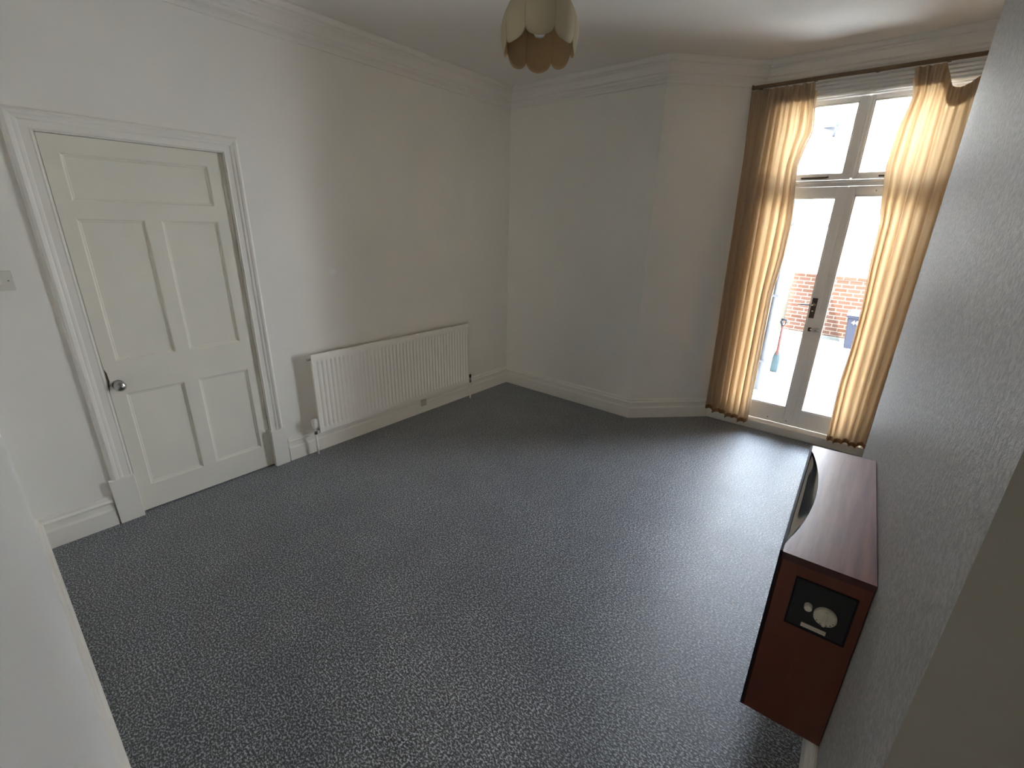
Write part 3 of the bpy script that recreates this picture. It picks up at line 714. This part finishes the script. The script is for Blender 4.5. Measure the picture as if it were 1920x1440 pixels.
# ------------------------------------------------------------------ petal lampshade
LX, LY, LZ = 1.665, 1.800, 2.28
lamp = empty('pendant_lampshade', (LX, LY, LZ)); tag(lamp, 'cream scalloped petal lampshade, inside coloured as if lit through, hanging from the ceiling', 'lampshade')
camdir = math.atan2(0.0 - LY, 3.032 - LX)
ZT = LZ + 0.265
TILT = Matrix.Translation((LX, LY, ZT)) @ Matrix.Rotation(math.radians(-10), 4, Vector((-math.sin(camdir), math.cos(camdir), 0))) @ Matrix.Translation((-LX, -LY, -ZT))
def petal(a0, half, z0, z1, tip, prof, bulge, nm, m):
    NA, NZ = 14, 16; vs = []
    for j in range(NZ + 1):
        for i in range(NA + 1):
            s = -1 + 2 * i / NA; zt_ = z1 + tip * (1 - math.sqrt(max(0, 1 - (abs(s) * .985) ** 2.2)))
            z = z0 + (zt_ - z0) * j / NZ; t = (z0 - z) / (z0 - z1)
            r = prof(t) * (1 + bulge * (math.cos(s * PI / 2)) * math.sin(min(1, t * 1.5) * PI / 2) - 0.0)
            a = a0 + s * half; vs.append((LX + r * math.cos(a), LY + r * math.sin(a), z))
    fs = [(j * (NA + 1) + i, j * (NA + 1) + i + 1, (j + 1) * (NA + 1) + i + 1, (j + 1) * (NA + 1) + i) for j in range(NZ) for i in range(NA)]
    o = MB().add(vs, fs, True).build(nm, [SHADEL, m], recalc=False, mx=TILT)
    sd = o.modifiers.new('thick', 'SOLIDIFY'); sd.thickness = 0.0015; sd.material_offset = 1; sd.offset = -1
    return reparent(o, lamp)
for k in range(8):
    a = camdir + k * PI / 4
    petal(a, PI / 8 * 1.05, ZT, LZ, 0.050, lambda t: 0.050 + 0.100 * math.sin(min(1, t * 1.25 + .06) * PI / 2) ** .8 - 0.016 * max(0, t - .55) ** 2 / .2, 0.07, 'petal', SHADEU)
reparent(MB().lathe([(0.052, 0), (0.058, 0.004), (0.052, 0.008), (0.048, 0.004), (0.052, 0)], (LX, LY, ZT - .004), 'Z', 32).build('top_ring', SHADEU, mx=TILT), lamp)
reparent(MB().lathe([(0, -0.058), (0.020, -0.052), (0.031, -0.030), (0.030, -0.008), (0.018, 0.020), (0.013, 0.040), (0.013, 0.055)], (LX, LY, LZ + .125), 'Z', 24).build('light_bulb', BULB, mx=TILT), lamp)
reparent(MB().lathe([(0.015, 0), (0.019, 0.0), (0.019, 0.045), (0.009, 0.062), (0.004, 0.064)], (LX, LY, LZ + .178), 'Z', 20).build('bulb_holder', PLWHITE, mx=TILT), lamp)
for k in range(3):
    a = k * 2 * PI / 3; sp_ = MB().tube([(LX + .017 * math.cos(a), LY + .017 * math.sin(a), ZT - .015), (LX + .054 * math.cos(a), LY + .054 * math.sin(a), ZT - .001)], .0016, 6)
    reparent(sp_.build('shade_spoke', DULLCH, mx=TILT), lamp)
reparent(MB().tube([(LX, LY, LZ + .24), (LX, LY, H - .03)], 0.003).build('flex', PLWHITE), lamp)
reparent(MB().lathe([(0, -0.030), (0.018, -0.030), (0.032, -0.018), (0.040, 0.0)], (LX, LY, H), 'Z', 24).build('ceiling_rose', PLWHITE), lamp)

# ------------------------------------------------------------------ outside
G = -0.5
pv = MB().box(-6, 9, 4.40, 22, G - .1, G).build('patio', PAVE)
me = pv.data; uv = me.uv_layers.new(name='UVMap')
for p in me.polygons:
    for li in p.loop_indices:
        c = me.vertices[me.loops[li].vertex_index].co; uv.data[li].uv = (c.x, c.y)
struct(pv, 'pale sunlit stone paving outside the french doors', 'paving')
struct(MB().box(1.7, 3.5, 4.45, 4.85, G, -.12).build('trim_22', STONE), 'stone step outside the french doors', 'step')

gw = empty('garden_wall', (2.4, 11.4, G)); tag(gw, 'red brick garden wall across the back of the patio', 'garden wall')
gy = lambda x: 11.55 - 0.168 * (x - 1.51)
def slab(x0, x1, z0, z1, d0, d1): return MB().prism([(x0, gy(x0) + d0), (x1, gy(x1) + d0), (x1, gy(x1) + d1), (x0, gy(x0) + d1)], z0, z1)
b = slab(1.2, 6.0, G, 0.735, 0, .22).build('brick_face', BRICK); uvbox(b, (1, 0, 0), 'z'); reparent(b, gw)
b = slab(1.18, 6.02, 0.735, 0.785, -.02, .24).build('coping', BRICK); uvbox(b, (1, 0, 0), 'z'); reparent(b, gw)
reparent(slab(1.2, 6.0, G, G + .07, -.05, 0).build('stone_footing', STONE), gw)

# side wall of the rear extension
ew = empty('extension_wall', (1.6, 8.0, G)); tag(ew, 'pale side wall of the rear extension left of the patio', 'house wall')
sx = lambda y: 1.64 - 0.083 * (y - 8.52)
def side(y0, y1, z0, z1, o0, o1): return MB().prism([(sx(y0) + o0, y0), (sx(y1) + o0, y1), (sx(y1) + o1, y1), (sx(y0) + o1, y0)], z0, z1)
b = side(4.45, 11.17, G + .25, 2.4, -.25, 0).build('brick_face', BRICKW); uvbox(b, (0, 1, 0), 'z'); reparent(b, ew)
reparent(side(4.45, 11.17, G, G + .25, -.25, .012).build('plinth', RENDER_), ew)
for wy in (5.6, 8.9):
    f = reparent(side(wy, wy + .9, .55, 1.75, 0, .03).build('window_frame', WINP), ew)
    side(wy + .07, wy + .83, .63, 1.67, .03, .034).build('pane', GLASSD).parent = f
    f.matrix_parent_inverse = Matrix.Translation(ew.location).inverted()
dp = MB().tube([(sx(6.9) + .10, 6.9, G), (sx(6.9) + .10, 6.9, 2.3)], .035)
for z in (-.1, .8, 1.7): dp.box(sx(6.9) + .015, sx(6.9) + .14, 6.86, 6.94, z, z + .03)
tag(dp.build('drainpipe', PIPE), 'grey drainpipe down the pale extension wall', 'drainpipe')

# house behind
nh = empty('neighbour_house', (2.5, 14.1, G)); tag(nh, 'bright cream rendered house beyond the brick garden wall', 'house')
reparent(MB().box(-3, 9, 14.0, 14.4, G, 4.6).build('facade', RENDER_), nh)
reparent(MB().box(-3, 9, 13.86, 14.0, 1.74, 1.83).build('ledge', BLUEG), nh)
reparent(MB().add([(-3.1, 13.8, 4.6), (9.1, 13.8, 4.6), (9.1, 16, 6.2), (-3.1, 16, 6.2), (-3.1, 13.8, 4.5), (9.1, 13.8, 4.5), (9.1, 16.05, 6.1), (-3.1, 16.05, 6.1)],
                  [(0, 1, 2, 3), (4, 7, 6, 5), (0, 4, 5, 1), (2, 6, 7, 3), (0, 3, 7, 4), (1, 5, 6, 2)]).build('roof', SLATE), nh)
for x0, x1, z0, z1 in ((2.21, 3.3, 2.02, 2.75), (2.38, 3.3, 0.25, 1.06), (0.2, 1.3, 2.9, 3.6)):
    f = reparent(MB().box(x0, x1, 13.95, 14.0, z0, z1).build('window', BLUEG), nh)
    MB().box(x0 + .06, (x0 + x1) / 2 - .02, 13.945, 13.95, z0 + .06, z1 - .06).box((x0 + x1) / 2 + .02, x1 - .06, 13.945, 13.95, z0 + .06, z1 - .06).build('pane', GLASSD).parent = f
    f.matrix_parent_inverse = Matrix.Translation(nh.location).inverted()

# satellite dish on its arm
sd = empty('satellite_dish', (1.2, 13.6, 3.95)); tag(sd, 'grey satellite dish high on the cream house wall', 'satellite dish')
dm = MB(); vs = []; rings = 8; seg = 32
DC = Vector((1.22, 13.55, 3.97)); ax = Vector((0.2, -0.95, 0.25)).normalized(); e1 = ax.cross(Vector((0, 0, 1))).normalized(); e2 = e1.cross(ax)
for j in range(rings + 1):
    r = 0.36 * j / rings
    for i in range(seg):
        a = 2 * PI * i / seg; vs.append(DC + e1 * r * math.cos(a) + e2 * r * 1.05 * math.sin(a) + ax * (r * r * 0.55))
fs = [(j * seg + i, j * seg + (i + 1) % seg, (j + 1) * seg + (i + 1) % seg, (j + 1) * seg + i) for j in range(rings) for i in range(seg)]
do = reparent(dm.add(vs, fs, True).build('dish', DISHM), sd); t_ = do.modifiers.new('thick', 'SOLIDIFY'); t_.thickness = .012
reparent(MB().tube([DC - e2 * .33 + ax * .05, DC - e2 * .22 + ax * .42], .02).tube([DC - ax * .02, DC + Vector((0, .4, -.05))], .03).build('arm', BLUEG), sd)
reparent(MB().tube([DC - e2 * .22 + ax * .40, DC - e2 * .20 + ax * .52], .045).build('receiver', BLUEG), sd)
reparent(MB().box(0.86, 1.30, 13.42, 13.46, 3.86, 3.92).build('bracket', BLUEG), sd)

# wheelie bin
wb = empty('wheelie_bin', (2.78, 10.72, G)); tag(wb, 'dark blue wheelie bin standing against the brick garden wall', 'bin')
BX0, BX1, BY, BZ = 2.52, 2.93, 10.68, 0.135
v = [(BX0 + .05, BY + .05, G), (BX1 - .05, BY + .05, G), (BX1 - .05, BY + .38, G), (BX0 + .05, BY + .38, G), (BX0, BY, BZ), (BX1, BY, BZ), (BX1, BY + .45, BZ), (BX0, BY + .45, BZ)]
reparent(MB().add(v, [(0, 3, 2, 1), (4, 5, 6, 7), (0, 1, 5, 4), (1, 2, 6, 5), (2, 3, 7, 6), (3, 0, 4, 7)]).build('bin_body', BINM, bevel=.015), wb)
reparent(MB().box(BX0 - .02, BX1 + .02, BY - .02, BY + .46, BZ - .035, BZ + .004).build('bin_rim', BINM, bevel=.008), wb)
v = [(BX0 - .03, BY - .035, BZ + .005), (BX1 + .03, BY - .035, BZ + .005), (BX1 + .03, BY + .48, BZ + .005), (BX0 - .03, BY + .48, BZ + .005), (BX0 + .01, BY + .02, BZ + .055), (BX1 - .01, BY + .02, BZ + .055), (BX1 - .01, BY + .44, BZ + .085), (BX0 + .01, BY + .44, BZ + .085)]
reparent(MB().add(v, [(0, 3, 2, 1), (4, 5, 6, 7), (0, 1, 5, 4), (1, 2, 6, 5), (2, 3, 7, 6), (3, 0, 4, 7)]).build('bin_lid', BINL, bevel=.01), wb)['label'] = 'lighter bin lid'
for wx in (BX0 + .03, BX1 - .06):
    reparent(MB().lathe([(0, 0), (.09, 0), (.09, .03), (0, .03)], (wx, BY + .40, G + .09), 'X', 18).build('wheel', BLACK), wb)
tcu = bpy.data.curves.new('number', 'FONT'); tcu.body = '44'; tcu.size = 0.10; tcu.extrude = 0.002
tob = bpy.data.objects.new('tmp', tcu); COL.objects.link(tob)
bpy.context.view_layer.update()
tme = bpy.data.meshes.new_from_object(tob.evaluated_get(bpy.context.evaluated_depsgraph_get()))
bpy.data.objects.remove(tob)
num = bpy.data.objects.new('number', tme); COL.objects.link(num); tme.materials.clear(); tme.materials.append(MARK)
num.location = (-.18, -.050, 0.485); num.rotation_euler = (math.radians(85), 0, 0); num.parent = wb; num['label'] = 'white painted number 44'

# garden spade against the extension wall
spd = empty('garden_spade', (1.88, 8.0, G)); tag(spd, 'upright garden spade with teal blade beside the pale extension wall', 'spade')
bl = MB(); N = 8; vs = []
for z, hw in ((G, .042), (G + .05, .050), (G + .22, .048), (G + .29, .036), (G + .34, .016)):
    for i in range(N + 1): s = -1 + 2 * i / N; vs.append((1.88 + hw * s, 8.0 - .015 * (1 - s * s), z))
fs = [(j * (N + 1) + i, j * (N + 1) + i + 1, (j + 1) * (N + 1) + i + 1, (j + 1) * (N + 1) + i) for j in range(4) for i in range(N)]
bo = reparent(bl.add(vs, fs, True).build('blade', TEAL), spd); s_ = bo.modifiers.new('thick', 'SOLIDIFY'); s_.thickness = .01
reparent(MB().tube([(1.88, 7.99, G + .28), (1.875, 8.0, G + .74)], .021).build('shaft', SHAFT), spd)
reparent(MB().tube([(1.875, 8.0, G + .73), (1.84, 8.0, G + .80), (1.85, 8.0, G + .84)], .014).tube([(1.875, 8.0, G + .73), (1.91, 8.0, G + .80), (1.90, 8.0, G + .84)], .014).tube([(1.835, 8.0, G + .84), (1.915, 8.0, G + .84)], .015).build('handle', BLACK), spd)
tag(MB().lathe([(0, 0), (.055, 0), (.075, .13), (.082, .13), (.082, .155), (.068, .155), (.062, .14), (0, .13)], (1.75, 9.0, G), 'Z', 20).build('flower_pot', TERRA), 'small terracotta pot behind the garden spade', 'pot')
